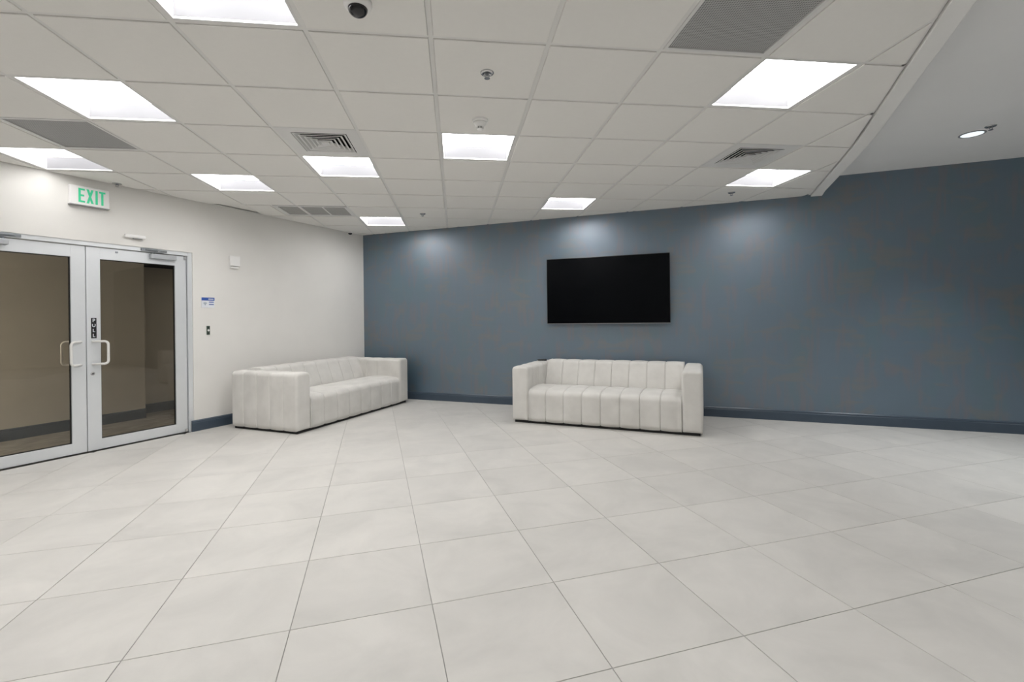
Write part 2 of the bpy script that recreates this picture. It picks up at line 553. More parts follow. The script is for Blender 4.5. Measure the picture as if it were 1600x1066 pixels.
# ------------------------------------------------------------------ suspended ceiling
GO = (-0.32365, 1.76692); GYAW = 0.12008; G = 0.6096
FASCIA = [(3.593, 5.62), (2.907, 3.977), (2.552, 3.236), (2.27, 2.66), (2.016, 2.142), (1.10, 0.30), (-0.845, -3.59)]
CEIL = [(C0.x, C0.y), (lx, BACK_Y)] + FASCIA[::-1]
ceil_l = local2d(CEIL, GO[0], GO[1], GYAW)
MC = Matrix.Translation((GO[0], GO[1], CZ)) @ Matrix.Rotation(GYAW, 4, 'Z')
def MCat(a, b): return MC @ Matrix.Translation((a * G, b * G, 0))

# perimeter angle is the ceiling's own mesh
bm = bmesh.new()
for p, q in ((ceil_l[0], ceil_l[1]), (ceil_l[-1], ceil_l[0])):
    dx, dy = q[0] - p[0], q[1] - p[1]; l = math.hypot(dx, dy); nx, ny = -dy / l * .022, dx / l * .022
    prism(bm, [p, q, (q[0] + nx, q[1] + ny), (p[0] + nx, p[1] + ny)], 0, .0015)
for p, q in zip(ceil_l[2:-1], ceil_l[3:]):
    dx, dy = q[0] - p[0], q[1] - p[1]; l = math.hypot(dx, dy); nx, ny = -dy / l * .022, dx / l * .022
    prism(bm, [p, q, (q[0] + nx, q[1] + ny), (p[0] + nx, p[1] + ny)], 0, .0015)
ceiling = part('ceiling', bm, 'tee', mw=MC, kind='structure')

LIGHT_CELLS = [(-2, 0), (-4, 2), (-6, 4), (-4, 5), (-2, 4), (0, 3), (-2, 8), (2, 6), (3, 1), (5, 4)]
REAR_CELLS = [(-6, 0), (-8, 2), (-8, -2), (-3, -4), (1, -3), (-6, -4), (2, -5), (-1, -6)]
GRILLE_CELLS = [(2, 0), (-5, 3)]
DIFF_CELLS = [(-2, 3), (4, 3)]
special = set(LIGHT_CELLS + REAR_CELLS + GRILLE_CELLS + DIFF_CELLS)
special.add((-3, 7))

bm = bmesh.new()
I0, I1 = .0155, .0130
lo = [bm.verts.new(p) for p in ((I0, I0, -.006), (G - I0, I0, -.006), (G - I0, G - I0, -.006), (I0, G - I0, -.006))]
mid = [bm.verts.new(p) for p in ((I1, I1, -.003), (G - I1, I1, -.003), (G - I1, G - I1, -.003), (I1, G - I1, -.003))]
hi = [bm.verts.new(p) for p in ((I1, I1, .012), (G - I1, I1, .012), (G - I1, G - I1, .012), (I1, G - I1, .012))]
bm.faces.new(lo[::-1]); bm.faces.new(hi)
for r, t in ((lo, mid), (mid, hi)):
    for k in range(4): bm.faces.new((r[k], r[(k + 1) % 4], t[(k + 1) % 4], t[k]))
full_ct = mesh_of(bm, 'ceiling_tile')
A0, A1, B0, B1 = -11, 7, -9, 11
for a in range(A0, A1):
    for b in range(B0, B1):
        if (a, b) in special: continue
        cell = [(a * G, b * G), ((a + 1) * G, b * G), ((a + 1) * G, (b + 1) * G), (a * G, (b + 1) * G)]
        if (a, b) == (-4, 7): cell = [(a * G, b * G), ((a + .5) * G, b * G), ((a + .5) * G, (b + 1) * G), (a * G, (b + 1) * G)]
        cl = clip_poly(cell, ceil_l)
        if not cl or area(cl) < .003: continue
        mw = MC.inverted() @ MCat(a, b)
        if area(cl) > G * G * .9999:
            link('ceiling_tile', full_ct, 'tile', ceiling, mw)
        else:
            cl = inset([(p[0] - a * G, p[1] - b * G) for p in cl], .013)
            if len(cl) < 3 or area(cl) < .001: continue
            if (a, b) == (-5, 7): mw = mw @ Matrix.Translation((0, 0, .022))
            part('ceiling_tile', prism(bmesh.new(), cl, -.006, .012), 'tile', ceiling, mw)
# tee bars: main runners along b, cross tees along a
def line_clip(p, q):
    t0, t1 = 0.0, 1.0
    n = len(ceil_l)
    for i in range(n):
        a, b = ceil_l[i], ceil_l[(i + 1) % n]
        ex, ey = b[0] - a[0], b[1] - a[1]
        f0 = ex * (p[1] - a[1]) - ey * (p[0] - a[0]); f1 = ex * (q[1] - a[1]) - ey * (q[0] - a[0])
        if f0 < 0 and f1 < 0: return None
        if f0 < 0: t0 = max(t0, f0 / (f0 - f1))
        elif f1 < 0: t1 = min(t1, f0 / (f0 - f1))
    if t0 >= t1: return None
    return (p[0] + t0 * (q[0] - p[0]), p[1] + t0 * (q[1] - p[1])), (p[0] + t1 * (q[0] - p[0]), p[1] + t1 * (q[1] - p[1]))
for a in range(A0, A1 + 1):
    r = line_clip((a * G, B0 * G), (a * G, B1 * G))
    if r and r[1][1] - r[0][1] > .05:
        part('main_runner', boxes((a * G - .012, a * G + .012, r[0][1], r[1][1], -.0004, .002), (a * G - .001, a * G + .001, r[0][1], r[1][1], .002, .035)), 'tee', ceiling)
for b in range(B0, B1 + 1):
    segs = [((A0 * G, b * G), (A1 * G, b * G))]
    r = line_clip(*segs[0])
    if r and r[1][0] - r[0][0] > .05:
        part('cross_tee', boxes((r[0][0], r[1][0], b * G - .012, b * G + .012, 0, .0018), (r[0][0], r[1][0], b * G - .001, b * G + .001, .002, .03)), 'tee', ceiling)

# plasterboard ceiling above, and the curved fascia between the two levels
part('ceiling.001', prism(bmesh.new(), [(-2.2, 8.3), (-7.9, -4.0), (8.8, -4.0), (9.4, 3.8)], CU, CU + .08), 'plaster', kind='structure')
bm = bmesh.new()
pts = [Vector((p[0], p[1], 0)) for p in FASCIA]
# densify with a smooth curve
def catmull(P, n=5):
    out = []
    for i in range(len(P) - 1):
        p0, p1, p2, p3 = P[max(i - 1, 0)], P[i], P[i + 1], P[min(i + 2, len(P) - 1)]
        for k in range(n):
            t = k / n
            out.append(.5 * ((2 * p1) + (p2 - p0) * t + (2 * p0 - 5 * p1 + 4 * p2 - p3) * t * t + (3 * p1 - p0 - 3 * p2 + p3) * t ** 3))
    out.append(P[-1])
    return out
cv = catmull(pts)
FW = .108
rings = []
for i, p in enumerate(cv):
    d = (cv[min(i + 1, len(cv) - 1)] - cv[max(i - 1, 0)]).normalized()
    n = Vector((-d.y, d.x, 0))
    if n.x < 0: n = -n
    w_ = FW
    q = p + n * .004; r = p + n * w_
    if i == 0:
        # end cut along the front wall
        q = p + DF * .004 - NF * .001; r = p + DF * .125 - NF * .001
    sec = [(q, CZ + .02), (q, CZ - .016), (q + n * .004, CZ - .020), (r - n * .004, CZ - .020), (r, CZ - .016), (r, CU)]
    rings.append([bm.verts.new((v.x, v.y, z)) for v, z in sec])
for a, b in zip(rings, rings[1:]):
    for k in range(6):
        bm.faces.new((a[k], a[(k + 1) % 6], b[(k + 1) % 6], b[k]))
bm.faces.new(rings[0]); bm.faces.new(rings[-1])
part('trim_1', bm, 'fascia', kind='structure')

# ------------------------------------------------------------------ ceiling lights (recessed troffers)
def quad(bm, pts):
    bm.faces.new([bm.verts.new(p) for p in pts])
H2 = G / 2 - .0125
IN = H2 - .012
DP = .115
tb = bmesh.new()                                            # housing flange ring + box
for sx in (-1, 1):
    box(tb, min(sx * IN, sx * H2), max(sx * IN, sx * H2), -H2, H2, -.001, .010)
    box(tb, -IN, IN, min(sx * IN, sx * H2), max(sx * IN, sx * H2), -.001, .010)
box(tb, -H2, H2, -H2, H2, DP + .004, DP + .012)
for sx in (-1, 1):
    box(tb, min(sx * (IN + .003), sx * H2), max(sx * (IN + .003), sx * H2), -H2, H2, .010, DP + .004)
housing_me = mesh_of(tb, 'housing')
end_mes = []
for s in (-1, 1):
    end_mes.append(mesh_of(boxes((-IN - .002, IN + .002, min(s * (IN - .001), s * H2), max(s * (IN - .001), s * H2), .0102, DP + .003)), 'end_plate'))
lb = bmesh.new()
quad(lb, ((-IN, -IN, DP), (-IN, IN, DP), (IN, IN, DP), (IN, -IN, DP)))
lens_me = bpy.data.meshes.new('lens'); lb.to_mesh(lens_me); lb.free()
side_mes = []
for s in (-1, 1):
    lb = bmesh.new()
    quad(lb, ((s * IN, -IN, .010), (s * IN, IN, .010), (s * IN, IN, DP), (s * IN, -IN, DP)))
    me = bpy.data.meshes.new('side_lens'); lb.to_mesh(me); lb.free(); side_mes.append(me)
LABELS = {
    (-2, 0): 'square recessed ceiling light cut by the top edge, left of the dome camera',
    (-4, 2): 'large recessed ceiling light at far left, in front of the grey grille',
    (-6, 4): 'recessed ceiling light touching the left wall above the exit sign',
    (-4, 5): 'recessed ceiling light between the exit sign and the left air diffuser',
    (-2, 4): 'recessed ceiling light just behind the square air diffuser on the left',
    (0, 3): 'recessed ceiling light just behind the smoke detector',
    (-2, 8): 'small far recessed ceiling light nearest the corner of the two walls',
    (2, 6): 'recessed ceiling light near the blue wall, above the television',
    (3, 1): 'large recessed ceiling light on the right, beside the dark return grille',
    (5, 4): 'recessed ceiling light behind the right air diffuser, near the fascia end'}
def troffer(cell, label=None):
    a, b = cell
    t = thing('ceiling_light', label or 'recessed square ceiling light behind the viewpoint', 'light', MCat(a + .5, b + .5), 'recessed square ceiling lights' if label else 'ceiling lights behind the viewpoint')
    link('housing', housing_me, 'white_metal', t)
    weak = '_weak' if cell == (-6, 4) else ''                # dimmed to keep the left wall from burning out, end plates lightened
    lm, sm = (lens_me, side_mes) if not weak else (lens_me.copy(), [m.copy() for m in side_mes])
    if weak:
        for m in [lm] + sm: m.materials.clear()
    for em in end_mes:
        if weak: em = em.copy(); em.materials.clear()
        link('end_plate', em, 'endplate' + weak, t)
    link('lens', lm, 'lens' + weak, t)
    for em in sm: link('side_lens', em, 'lens_side' + weak, t)
    return t
for c in LIGHT_CELLS: troffer(c, LABELS[c])
for c in REAR_CELLS: troffer(c)

# ------------------------------------------------------------------ return grilles
def grille(a0, a1, b0, b1, npan, label, mat, fr=.03):
    cx, cy = (a0 + a1) / 2, (b0 + b1) / 2
    t = thing('return_grille', label, 'air grille', MCat(cx, cy), 'return air grilles in the ceiling')
    hx, hy = (a1 - a0) * G / 2 - .0125, (b1 - b0) * G / 2 - .0125
    bm = bmesh.new()
    box(bm, -hx, hx, -hy, -hy + fr, -.003, .01); box(bm, -hx, hx, hy - fr, hy, -.003, .01)
    box(bm, -hx, -hx + fr, -hy + fr, hy - fr, -.003, .01); box(bm, hx - fr, hx, -hy + fr, hy - fr, -.003, .01)
    part('frame', bm, 'white_metal', t)
    wd = (2 * hx - 2 * fr) / npan
    for k in range(npan):
        x0 = -hx + fr + k * wd
        g_ = .004 if npan > 1 else 0
        part('perforated_panel', boxes((x0 + g_, x0 + wd - g_, -hy + fr, hy - fr, .004, .009)), mat, t)
    for k in range(1, npan):
        x0 = -hx + fr + k * wd
        part('mullion', boxes((x0 - .010, x0 + .010, -hy + fr, hy - fr, -.002, .008)), 'white_metal', t)
    part('duct_box', boxes((-hx, hx, -hy, hy, .0105, .06)), 'void', t)
grille(2, 3, 0, 1, 1, 'dark perforated return grille at the top right, cut by the top edge', 'perf', .018)
grille(-5, -4, 3, 4, 1, 'grey perforated return grille at far left behind the large light', 'perf', .022)
grille(-3.5, -2, 7.03, 7.97, 3, 'long low return grille of three panels near the far left corner', 'perf_pale', .045)
part('cross_tee', boxes((-3.5 * G - .012, -3.5 * G + .012, 7 * G, 8 * G, 0, .0018)), 'tee', ceiling)

# ------------------------------------------------------------------ air diffusers: nested sloping cones
def diffuser(a, b, label):
    t = thing('air_diffuser', label, 'air vent', MCat(a + .5, b + .5), 'square air diffusers in the ceiling')
    h = G / 2 - .0125
    bm = bmesh.new()
    f = .205
    box(bm, -h, h, -h, -f, -.002, .006); box(bm, -h, h, f, h, -.002, .006)
    box(bm, -h, -f, -f, f, -.002, .006); box(bm, f, h, -f, f, -.002, .006)
    part('face_plate', bm, 'white_metal', t)
    part('duct_box', boxes((-h, h, -h, h, .075, .09), (-h, -h + .01, -h, h, .0062, .075), (h - .01, h, -h, h, .0062, .075),
                           (-h + .01, h - .01, -h, -h + .01, .0062, .075), (-h + .01, h - .01, h - .01, h, .0062, .075)), 'void', t)
    for k in range(5):
        ro = f - .006 - k * .034
        ri = ro - .034
        z0, z1 = -.004, .024
        bm = bmesh.new()
        def ring(r, z): return [bm.verts.new(p) for p in ((-r, -r, z), (r, -r, z), (r, r, z), (-r, r, z))]
        o1 = ring(ro, z0)
        lip = ring(ro - .011, z0)
        o2 = ring(ro - .011, z0 + .0008)
        o3 = ring(ro, z0 + .0008)
        i1 = ring(ri, z1); i2 = ring(ri, z1 + .0008)
        for r, s in ((o1, lip), (lip, i1), (i1, i2), (i2, o2), (o2, o3), (o3, o1)):
            for j in range(4):
                f_ = bm.faces.new((r[j], r[(j + 1) % 4], s[(j + 1) % 4], s[j]))
                if r is i2: f_.material_index = 1            # black stands in for the shade inside the slots
        lv = part('louvre', bm, 'white_metal', t)
        lv.data.materials.append(MAT['void'])
    r = f - .006 - 5 * .034
    part('centre_plate', boxes((-r, r, -r, r, -.004, .02)), 'white_metal', t)
diffuser(-2, 3, 'square louvred air diffuser left of the middle, in front of a light')
diffuser(4, 3, 'square louvred air diffuser on the right, near the white fascia')

# ------------------------------------------------------------------ small ceiling devices
def dup(root, mw, label):
    r = root.copy(); COL.objects.link(r); r.matrix_world = mw; r['label'] = label
    for ch in list(root.children):
        c = ch.copy(); COL.objects.link(c); c.parent = r
    return r
def sprinkler(mw, label):
    t = thing('fire_sprinkler', label, 'sprinkler', mw, 'pendent fire sprinklers')
    part('escutcheon', lathe(bmesh.new(), [(.040, 0), (.040, -.003), (.034, -.008), (.020, -.010), (.018, 0)], 24), 'chrome', t, smooth=True)
    bm = bmesh.new()
    lathe(bm, [(.011, 0), (.011, -.013), (.007, -.016)], 12)
    part('sprinkler_body', bm, 'steel', t)
    bm = bmesh.new()
    tube(bm, [(.011, 0, -.012), (.014, 0, -.020), (.003, 0, -.031)], .003, 6)
    tube(bm, [(-.011, 0, -.012), (-.014, 0, -.020), (-.003, 0, -.031)], .003, 6)
    part('yoke', bm, 'steel', t)
    part('deflector', lathe(bmesh.new(), [(.005, -.030), (.017, -.032), (.017, -.034), (.005, -.034)], 12), 'chrome', t)
    return t
def ceil_at(x, y, z=CZ - .006): return Matrix.Translation((x, y, z))
sp = sprinkler(ceil_at(-.128, 2.716), 'chrome pendent sprinkler in the middle ceiling tile nearest the viewer')
dup(sp, ceil_at(-1.187, 6.30), 'tiny far pendent sprinkler beside the light nearest the corner')
dup(sp, ceil_at(2.554, 5.405), 'pendent sprinkler behind the right-hand light, by the fascia end')
dup(sp, ceil_at(-4.022, 4.784), 'pendent sprinkler over the exit sign, close to the left wall')
dup(sp, ceil_at(4.198, 4.083, CU), 'pendent sprinkler in the smooth upper ceiling beside the round downlight')

t = thing('smoke_detector', 'white smoke detector on the middle ceiling tile above a light', 'detector', ceil_at(-.213, 3.357))
part('detector_base', lathe(bmesh.new(), [(.056, 0), (.056, -.012), (.052, -.018), (.02, -.018)], 32), 'white_plastic', t, smooth=False)
db = part('detector_body', lathe(bmesh.new(), [(.046, -.018), (.043, -.030), (.030, -.050), (.024, -.052), (.010, -.052)], 32), 'white_plastic', t, smooth=True)
part('sensing_chamber', lathe(bmesh.new(), [(.021, -.052), (.021, -.064), (.010, -.064)], 24), 'grey_plastic', t)
bm = bmesh.new()
for k in range(8):
    th = 2 * PI * k / 8
    m4 = Matrix.Rotation(th, 4, 'Z')
    b2 = bmesh.new(); box(b2, .0205, .025, -.003, .003, -.066, -.051)
    for v in b2.verts: v.co = m4 @ v.co
    me = bpy.data.meshes.new('t'); b2.to_mesh(me); b2.free(); bm.from_mesh(me); bpy.data.meshes.remove(me)
lathe(bm, [(.024, -.066), (.024, -.069), (.012, -.074)], 24)
part('cage', bm, 'white_plastic', db)

def dome_camera(mw, label, sc=1.0):
    t = thing('dome_camera', label, 'security camera', mw @ Matrix.Diagonal((sc, sc, sc * .8, 1)), 'ceiling dome cameras')
    part('housing', lathe(bmesh.new(), [(.062, 0), (.062, -.018), (.056, -.034), (.044, -.040), (.02, -.040)], 32), 'white_plastic', t, smooth=True)
    prof = [(.043, -.036)] + [(.043 * math.cos(k * PI / 16), -.040 - .043 * math.sin(k * PI / 16)) for k in range(0, 8)] + [(.004, -.0826)]
    part('dome', lathe(bmesh.new(), prof, 28), 'dome', t, smooth=True)
    return t
dome_camera(ceil_at(-.676, 2.10), 'white security camera with black dome at the top edge')
dome_camera(ceil_at(-2.585, 7.52), 'tiny dome camera in the far corner where the walls meet', .75)

def downlight(x, y, label):
    t = thing('downlight', label, 'light', ceil_at(x, y, CU), None if x == 4.212 else 'downlights outside the picture')
    part('trim_ring', lathe(bmesh.new(), [(.095, 0), (.095, -.004), (.082, -.006), (.080, 0)], 36), 'down_trim', t)
    bm = bmesh.new(); bmesh.ops.create_circle(bm, cap_ends=True, segments=32, radius=.079)
    for f in bm.faces: f.normal_flip()
    me = bpy.data.meshes.new('lens'); bm.to_mesh(me); bm.free()
    link('lens', me, 'down_lens', t, Matrix.Translation((0, 0, -.003)))
    l = bpy.data.lights.new('beam', 'SPOT')
    l.energy = BEAM; l.spot_size = math.radians(84); l.spot_blend = .75; l.shadow_soft_size = .07; l.color = (.93, .97, 1.0)
    o = bpy.data.objects.new('beam', l); COL.objects.link(o); o.parent = t; o.location = (0, 0, -.012)
downlight(4.212, 4.262, 'round downlight glowing in the smooth upper ceiling at right')
for x, y in ((5.9, 3.0), (4.2, 2.2), (3.2, .3), (6.2, .6), (4.8, -1.6), (2.0, -2.0)):
    downlight(x, y, 'round downlight outside the picture on the right')

# ------------------------------------------------------------------ doors
part('trim_2', boxes((DOOR_A, DOOR_A + .048, -.11, -.012, 0, DOOR_H), (DOOR_B - .048, DOOR_B, -.11, -.012, 0, DOOR_H),
                     (DOOR_A + .048, DOOR_B - .048, -.11, -.012, 2.052, DOOR_H), bevel=.002), 'aluminium', mw=ML, kind='structure')
def mirror(bm, yes):
    if yes:
        for v in bm.verts: v.co.x = -v.co.x
    return bm
YF, YB = -.030, -.076                                       # leaf faces
def leaf(name, s0, m, label):
    # local x from the meeting edge towards the hinge; m mirrors it (right leaf hinges towards smaller s)
    W = .918; Z0, Z1 = .008, 2.045
    ga, gb, gz0, gz1 = .113, .800, .112, 1.930
    bm = bmesh.new()
    box(bm, 0, ga, YB, YF, Z0, Z1, bevel=.003); box(bm, gb, W, YB, YF, Z0, Z1, bevel=.003)
    box(bm, ga - .002, gb + .002, YB + .0005, YF - .0005, Z0 + .001, gz0, bevel=.002); box(bm, ga - .002, gb + .002, YB + .0005, YF - .0005, gz1, Z1 - .001, bevel=.002)
    d = part(name, mirror(bm, m), 'aluminium', mw=MLat(s0, 0, 0), kind='structure', label=label)
    part('glass_pane', mirror(boxes((ga, gb, -.056, -.050, gz0, gz1)), m), 'glass', d)
    gk = bmesh.new()
    for y0, y1 in ((-.062, -.0565), (-.0495, -.044)):
        box(gk, ga, ga + .007, y0, y1, gz0, gz1); box(gk, gb - .007, gb, y0, y1, gz0, gz1)
        box(gk, ga + .007, gb - .007, y0, y1, gz0, gz0 + .007); box(gk, ga + .007, gb - .007, y0, y1, gz1 - .007, gz1)
    part('gasket', mirror(gk, m), 'rubber', d)
    for yy, sgn in ((YF, 1), (YB, -1)):
        # offset pull: feet on the stile, grip out over the glass
        bm = bmesh.new()
        zs = (.872, 1.098)
        P = []
        def foot(z): return Vector((.040, yy, z))
        gx_, gy_ = .142, yy + sgn * .078
        R = .032
        P = [Vector((.040, yy + sgn * .001, zs[0])), Vector((.040 + .6 * (gx_ - .040), yy + sgn * .055, zs[0]))]
        for k in range(7):
            t_ = k / 6 * PI / 2
            bx, by = .040 + (gx_ - .040) * (.72 + .28 * math.sin(t_)), yy + sgn * .078 * (.82 + .18 * math.sin(t_))
            P.append(Vector((bx, by, zs[0] + R * (1 - math.cos(t_)))))
        for k in range(7):
            t_ = PI / 2 - k / 6 * PI / 2
            bx, by = .040 + (gx_ - .040) * (.72 + .28 * math.sin(t_)), yy + sgn * .078 * (.82 + .18 * math.sin(t_))
            P.append(Vector((bx, by, zs[1] - R * (1 - math.cos(t_)))))
        P += [Vector((.040 + .6 * (gx_ - .040), yy + sgn * .055, zs[1])), Vector((.040, yy + sgn * .001, zs[1]))]
        tube(bm, P, .0115, 12)
        part('pull_handle', mirror(bm, m), 'handle', d, smooth=True)
    # closer
    bm = bmesh.new()
    box(bm, .545, .800, YF, YF + .046, 1.984, 2.034, bevel=.005)
    closer = part('door_closer', mirror(bm, m), 'closer_grey', d)
    bm = bmesh.new()
    lathe(bm, [(.018, 0), (.018, .012), (.010, .014)], 16)
    for v in bm.verts: v.co = Vector((v.co.x + .575, YF + .012 - v.co.y, 2.034 + v.co.z))
    part('spindle_cap', mirror(bm, m), 'steel', closer)
    bm = bmesh.new()
    tube(bm, [(.578, YF + .025, 2.048), (.68, YF + .085, 2.060)], .008, 8)
    tube(bm, [(.68, YF + .085, 2.066), (.50, YF + .03, 2.074)], .007, 8)
    box(bm, .46, .62, -.011, -.001, 2.060, 2.088, bevel=.002)
    part('closer_arm', mirror(bm, m), 'steel', closer, label='dark steel closer arm and bracket')
    part('pivot_hinge', mirror(boxes((.890, .914, YF, YF + .014, 2.006, 2.044), (.886, .914, YF, YF + .014, .010, .044), bevel=.002), m), 'chrome', d)
    return d
door_r = leaf('door_1', 3.669, True, 'right leaf of the glazed aluminium double door, with PULL sticker')
door_l = leaf('door_2', 3.675, False, 'left leaf of the glazed aluminium double door, cut by the frame')
# lock cylinder, top latch and PULL sticker on the right leaf (local x = s - 3.669)
bm = lathe(bmesh.new(), [(.017, 0), (.017, .006), (.012, .010)], 20)
part('lock_cylinder', bm, 'chrome', door_r, Matrix.Translation((-.042, YF, .777)) @ Matrix.Rotation(-PI / 2, 4, 'X'))
bm = lathe(bmesh.new(), [(.006, .0101), (.006, .0125)], 12)
part('keyway', bm, 'rubber', door_r, Matrix.Translation((-.042, YF, .777)) @ Matrix.Rotation(-PI / 2, 4, 'X'))
part('top_stop', boxes((-.262, -.240, YF, YF + .010, 2.008, 2.024), bevel=.003), 'steel', door_r)
st = part('pull_sticker', boxes((-.078, -.034, YF, YF + .0012, 1.130, 1.334)), 'black', door_r, label='black sticker reading PULL')
for k, ch in enumerate('PULL'):
    me = text_mesh(ch, .043, .0004, 'letter')
    link('letter', me, 'white_print', st, Matrix.Translation((-.056, YF + .0016, 1.307 - k * .050)) @ FACE_L)

# ------------------------------------------------------------------ things on the left wall
t = thing('exit_sign', 'white exit sign with green letters over the double door', 'sign', MLat(3.656, 0, 2.434))
sb = part('sign_box', boxes((-.155, .155, 0, .045, 0, .186), bevel=.004), 'white_plastic', t)
part('canopy_lip', boxes((-.157, .157, 0, .047, -.004, .0035)), 'grey_plastic', t)
def letter(polys, x0, parent):
    bm = bmesh.new()
    for pl in polys: prism(bm, [(x0 + p[0], p[1]) for p in pl], -.0008, .0008)
    part('letter', bm, 'exit_green', parent, Matrix.Translation((0, .0458, .026)) @ FACE_L)
LH, ST = .136, .018
rect = lambda a, b, c, d: [(a, b), (c, b), (c, d), (a, d)]
letter([rect(0, 0, ST, LH), rect(ST, 0, .050, ST), rect(ST, LH - ST, .050, LH), rect(ST, LH / 2 - ST / 2, .044, LH / 2 + ST / 2)], -.092, sb)
letter([[(0, 0), (.019, 0), (.056, LH), (.037, LH)], [(.037, 0), (.056, 0), (.037, LH / 2 - .003), (.0278, LH / 2 - .034)], [(.0285, LH / 2 + .034), (.019, LH), (0, LH), (.019, LH / 2 + .003)]], -.030, sb)
letter([rect(0, 0, ST, LH)], .040, sb)
letter([rect(.016, 0, .016 + ST, LH - ST), rect(0, LH - ST, .050, LH)], .070, sb)

t = thing('motion_sensor', 'slim white motion sensor on the wall above the right door leaf', 'sensor', MLat(3.272, 0, 2.172))
part('sensor_body', boxes((-.093, .093, 0, .036, .006, .042), bevel=.009), 'white_plastic', t)
part('sensor_window', boxes((-.060, .020, .008, .037, .0, .0058)), 'grey_plastic', t)

t = thing('wall_alarm', 'square white wall alarm box high between door and corner', 'alarm', MLat(2.211, 0, 1.950))
part('back_plate', boxes((-.056, .056, 0, .014, 0, .148), bevel=.003), 'white_plastic', t)
part('cover', boxes((-.065, .065, .0142, .046, .030, .160), bevel=.008), 'white_plastic', t)
part('lower_lens', boxes((-.050, .050, .0142, .032, .004, .026), bevel=.004), 'white_plastic', t)

t = thing('wifi_sign', 'small white and blue wifi sign on the wall right of the door', 'sign', MLat(2.527, 0, 1.453))
part('plate', boxes((-.075, .075, 0, .005, 0, .122)), 'white_print', t)
bh = part('blue_header', boxes((-.075, .075, .0052, .0060, .086, .122)), 'blue_print', t)
part('header_line', boxes((-.064, -.002, .0061, .0065, .099, .109)), 'white_print', bh)
for z in (.062, .034):
    part('print_line', boxes((-.066, -.010, .0052, .0057, z, z + .012)), 'blue_text', t)
bm = bmesh.new()
for r in (.010, .020, .030):
    n = 10
    pi_ = [((r - .0035) * math.cos(a), (r - .0035) * math.sin(a)) for a in [PI / 4 + k * PI / 2 / n for k in range(n + 1)]]
    po_ = [((r + .0015) * math.cos(a), (r + .0015) * math.sin(a)) for a in [PI / 4 + k * PI / 2 / n for k in range(n + 1)]]
    for k in range(n):
        prism(bm, [pi_[k], po_[k], po_[k + 1], pi_[k + 1]], -.0003, .0003)
prism(bm, [(.004 * math.cos(k * PI / 4), .004 * math.sin(k * PI / 4)) for k in range(8)], -.0003, .0003)
part('wifi_symbol', bm, 'icon_grey', t, Matrix.Translation((.034, .0056, .032)) @ FACE_L)

t = thing('exit_button', 'narrow dark green door release plate with pale centre button', 'switch', MLat(2.528, 0, 1.128))
part('plate', boxes((-.019, .019, 0, .006, 0, .106), bevel=.002), 'switch_green', t)
part('button', lathe(bmesh.new(), [(.012, 0), (.012, .006), (.009, .008)], 16), 'white_plastic', t, Matrix.Translation((0, .006, .053)) @ Matrix.Rotation(-PI / 2, 4, 'X'))
for z in (.020, .086):
    part('screw', lathe(bmesh.new(), [(.009, 0), (.009, .002)], 12), 'rubber', t, Matrix.Translation((0, .006, z)) @ Matrix.Rotation(-PI / 2, 4, 'X'))

# ------------------------------------------------------------------ television on the front wall (room side is -y)
t = thing('television', 'large black flat television mounted on the blue wall', 'television', MFat(4.06, 0, 1.192))
tv = bmesh.new(); box(tv, -.833, .833, -.082, -.050, 0, .924, bevel=.006)
part('casing', tv, 'tv_body', t)
part('screen', boxes((-.824, .824, -.0835, -.0822, .016, .915)), 'screen', t)
part('chin_strip', boxes((-.833, .833, -.0838, -.0822, .001, .010)), 'steel', t)
part('wall_bracket', boxes((-.35, .35, -.050, -.022, .25, .27), (-.35, .35, -.050, -.022, .62, .64), (-.25, -.21, -.050, -.002, .2, .7), (.21, .25, -.050, -.002, .2, .7)), 'steel', t)

# ------------------------------------------------------------------ channel-tufted sofas
def arc(cx, cy, r, a0, a1, n=6):
    return [(cx + r * math.cos(a0 + (a1 - a0) * k / n), cy + r * math.sin(a0 + (a1 - a0) * k / n)) for k in range(n + 1)]

def dense(P, step=.05):
    out = []
    for i in range(len(P)):
        a, b = P[i], P[(i + 1) % len(P)]
        l = math.hypot(b[0] - a[0], b[1] - a[1]); n = max(1, int(l / step))
        if l < 1e-5: continue
        for k in range(n): out.append((a[0] + (b[0] - a[0]) * k / n, a[1] + (b[1] - a[1]) * k / n))
    return out

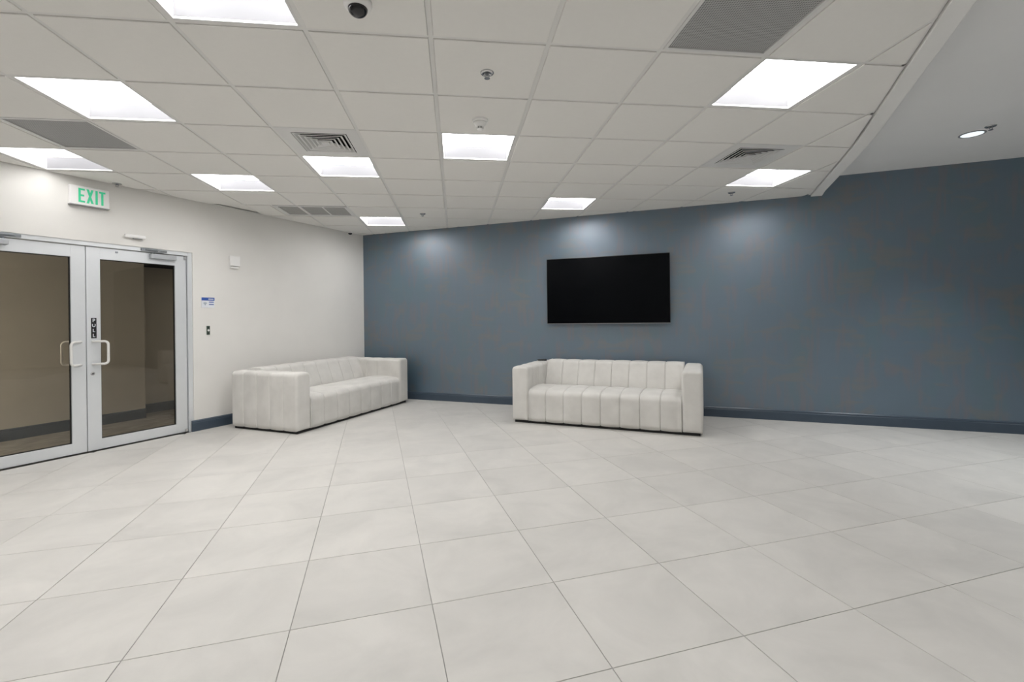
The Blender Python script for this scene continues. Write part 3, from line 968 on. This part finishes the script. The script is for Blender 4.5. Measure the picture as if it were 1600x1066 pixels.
def channel_sweep(prof, length, nch, groove, puff, rnd0, rnd1, place, margin0=0.0, margin1=0.0):
    """sweep a closed CCW profile along an axis; each channel puffs out and dips to a seam"""
    prof = dense(prof)
    n = len(prof)
    nor = []
    for i in range(n):
        a, b = prof[i - 1], prof[(i + 1) % n]
        dx, dy = b[0] - a[0], b[1] - a[1]; l = math.hypot(dx, dy) or 1
        nor.append((dy / l, -dx / l))
    cuts = [margin0 + (length - margin0 - margin1) * k / nch for k in range(nch + 1)]
    xs = set()
    inner = [c for c in cuts if rnd0 + .004 < c < length - rnd1 - .004 or (margin0 and abs(c - margin0) < 1e-6) or (margin1 and abs(c - (length - margin1)) < 1e-6)]
    for c in inner:
        for d in (-.020, -.010, -.005, -.002, 0, .002, .005, .010, .020): xs.add(round(c + d, 5))
    for a, b in zip(cuts, cuts[1:]):
        for k in (1, 2, 3): xs.add(round(a + (b - a) * k / 4, 5))
    xs = [x for x in xs if rnd0 < x < length - rnd1]
    for k in range(7):
        t_ = k / 6 * PI / 2
        xs.append(rnd0 * (1 - math.cos(t_))); xs.append(length - rnd1 * (1 - math.cos(t_)))
    xs = sorted(set(round(x, 5) for x in xs))
    bm = bmesh.new()
    rings = []
    for x in xs:
        off = 0.0
        if x < rnd0: off -= rnd0 - math.sqrt(max(0, rnd0 ** 2 - (rnd0 - x) ** 2))
        elif x > length - rnd1: off -= rnd1 - math.sqrt(max(0, rnd1 ** 2 - (x - (length - rnd1)) ** 2))
        else:
            dd = min([abs(x - c) for c in inner] or [1])
            off -= groove * math.exp(-(dd / .0045) ** 2)
            for a, b in zip(cuts, cuts[1:]):
                if a <= x <= b:
                    u = (x - a) / (b - a) * 2 - 1
                    off += puff * (1 - u * u) - puff
        ring = []
        for (p, q), (nx, ny) in zip(prof, nor):
            ring.append(bm.verts.new(place(p + nx * off, q + ny * off, x)))
        rings.append(ring)
    for a, b in zip(rings, rings[1:]):
        for k in range(n): bm.faces.new((a[k], a[(k + 1) % n], b[(k + 1) % n], b[k]))
    bm.faces.new(rings[0]); bm.faces.new(rings[-1])
    return bm

L_, D_, HT, AW, ZB = 2.19, 1.04, .71, .215, .030
def make_sofa(mw, label):
    # local: x along the front (left to right as seen from the front), y towards the back, origin front-left foot of the floor
    t = thing('sofa', label, 'sofa', mw, 'cream channel-tufted sofas')
    # arms: profile in (x, z)
    r = .050
    for x0, last in ((0, 0), (L_ - AW, 1)):
        prof = [(.006, ZB), (AW - .006, ZB)] + [(AW, ZB + .05), (AW, HT - .02 - r)] + arc(AW - r, HT - .02 - r, r, 0, PI / 2, 6) + arc(r, HT - .02 - r, r, PI / 2, PI, 6) + [(0, ZB + .05)]
        bm = channel_sweep(prof, D_, 5, .006, .005, .035, .045, lambda p, q, x, x0=x0: (x0 + p, x, q))
        part('arm', bm, 'fabric', t, smooth=True)
    wi = L_ - 2 * AW
    # seat: profile in (y, z), counter-clockwise
    zs = .425
    rr = .075
    prof = [(.006, ZB), (.62, ZB), (.66, ZB), (.66, zs - .030), (.56, zs - .012), (.35, zs + .004), (.18, zs)] + arc(rr + .002, zs - .012 - rr, rr, PI / 2, PI, 8) + [(.0, .20), (.002, .08)]
    bm = channel_sweep(prof, wi, 8, .007, .006, .008, .008, lambda p, q, x: (AW + x, p, q))
    part('seat', bm, 'fabric', t, smooth=True)
    # backrest
    rb = .060
    prof = [(.662, ZB), (D_ - .004, ZB), (D_, ZB + .04), (D_, HT - rb - .005)] + arc(D_ - rb, HT - rb, rb, 0, PI / 2, 6) + arc(.765 + rb, HT - rb, rb, PI / 2, PI * .96, 6) + [(.725, .56), (.672, .42), (.662, .30)]
    bm = channel_sweep(prof, wi, 8, .006, .006, .012, .012, lambda p, q, x: (AW + x, p, q))
    part('backrest', bm, 'fabric', t, smooth=True)
    part('plinth', boxes((.03, L_ - .03, .03, D_ - .03, 0, ZB + .004)), 'plinth', t)
    return t

def sofa_frame(x, y, ang): return Matrix.Translation((x, y, 0)) @ Matrix.Rotation(ang, 4, 'Z')
sofa_b = make_sofa(sofa_frame(-.015, 5.776, math.radians(-22.3)), 'cream channel-tufted sofa standing below the television')
sofa_a = dup(sofa_b, sofa_frame(-2.4246, 5.2419, math.radians(68.6)), 'cream channel-tufted sofa along the left wall, seen from its end')

# remote control on the left end of the back of the middle sofa
t = thing('remote_control', 'small black remote control lying on the left back corner of the sofa below the television', 'remote',
          sofa_frame(-.015, 5.776, math.radians(-22.3)) @ Matrix.Translation((.118, .84, HT - .0185)) @ Matrix.Rotation(math.radians(20), 4, 'Z'))
rb_ = part('remote_body', boxes((-.065, .065, -.020, .020, 0, .018), bevel=.005), 'black', t)
bm = bmesh.new()
for i in range(5):
    for j in (-1, 1): box(bm, -.050 + i * .02, -.040 + i * .02, j * .008 - .004, j * .008 + .004, .0178, .0195)
part('keys', bm, 'grey_plastic', rb_, kind='stuff')
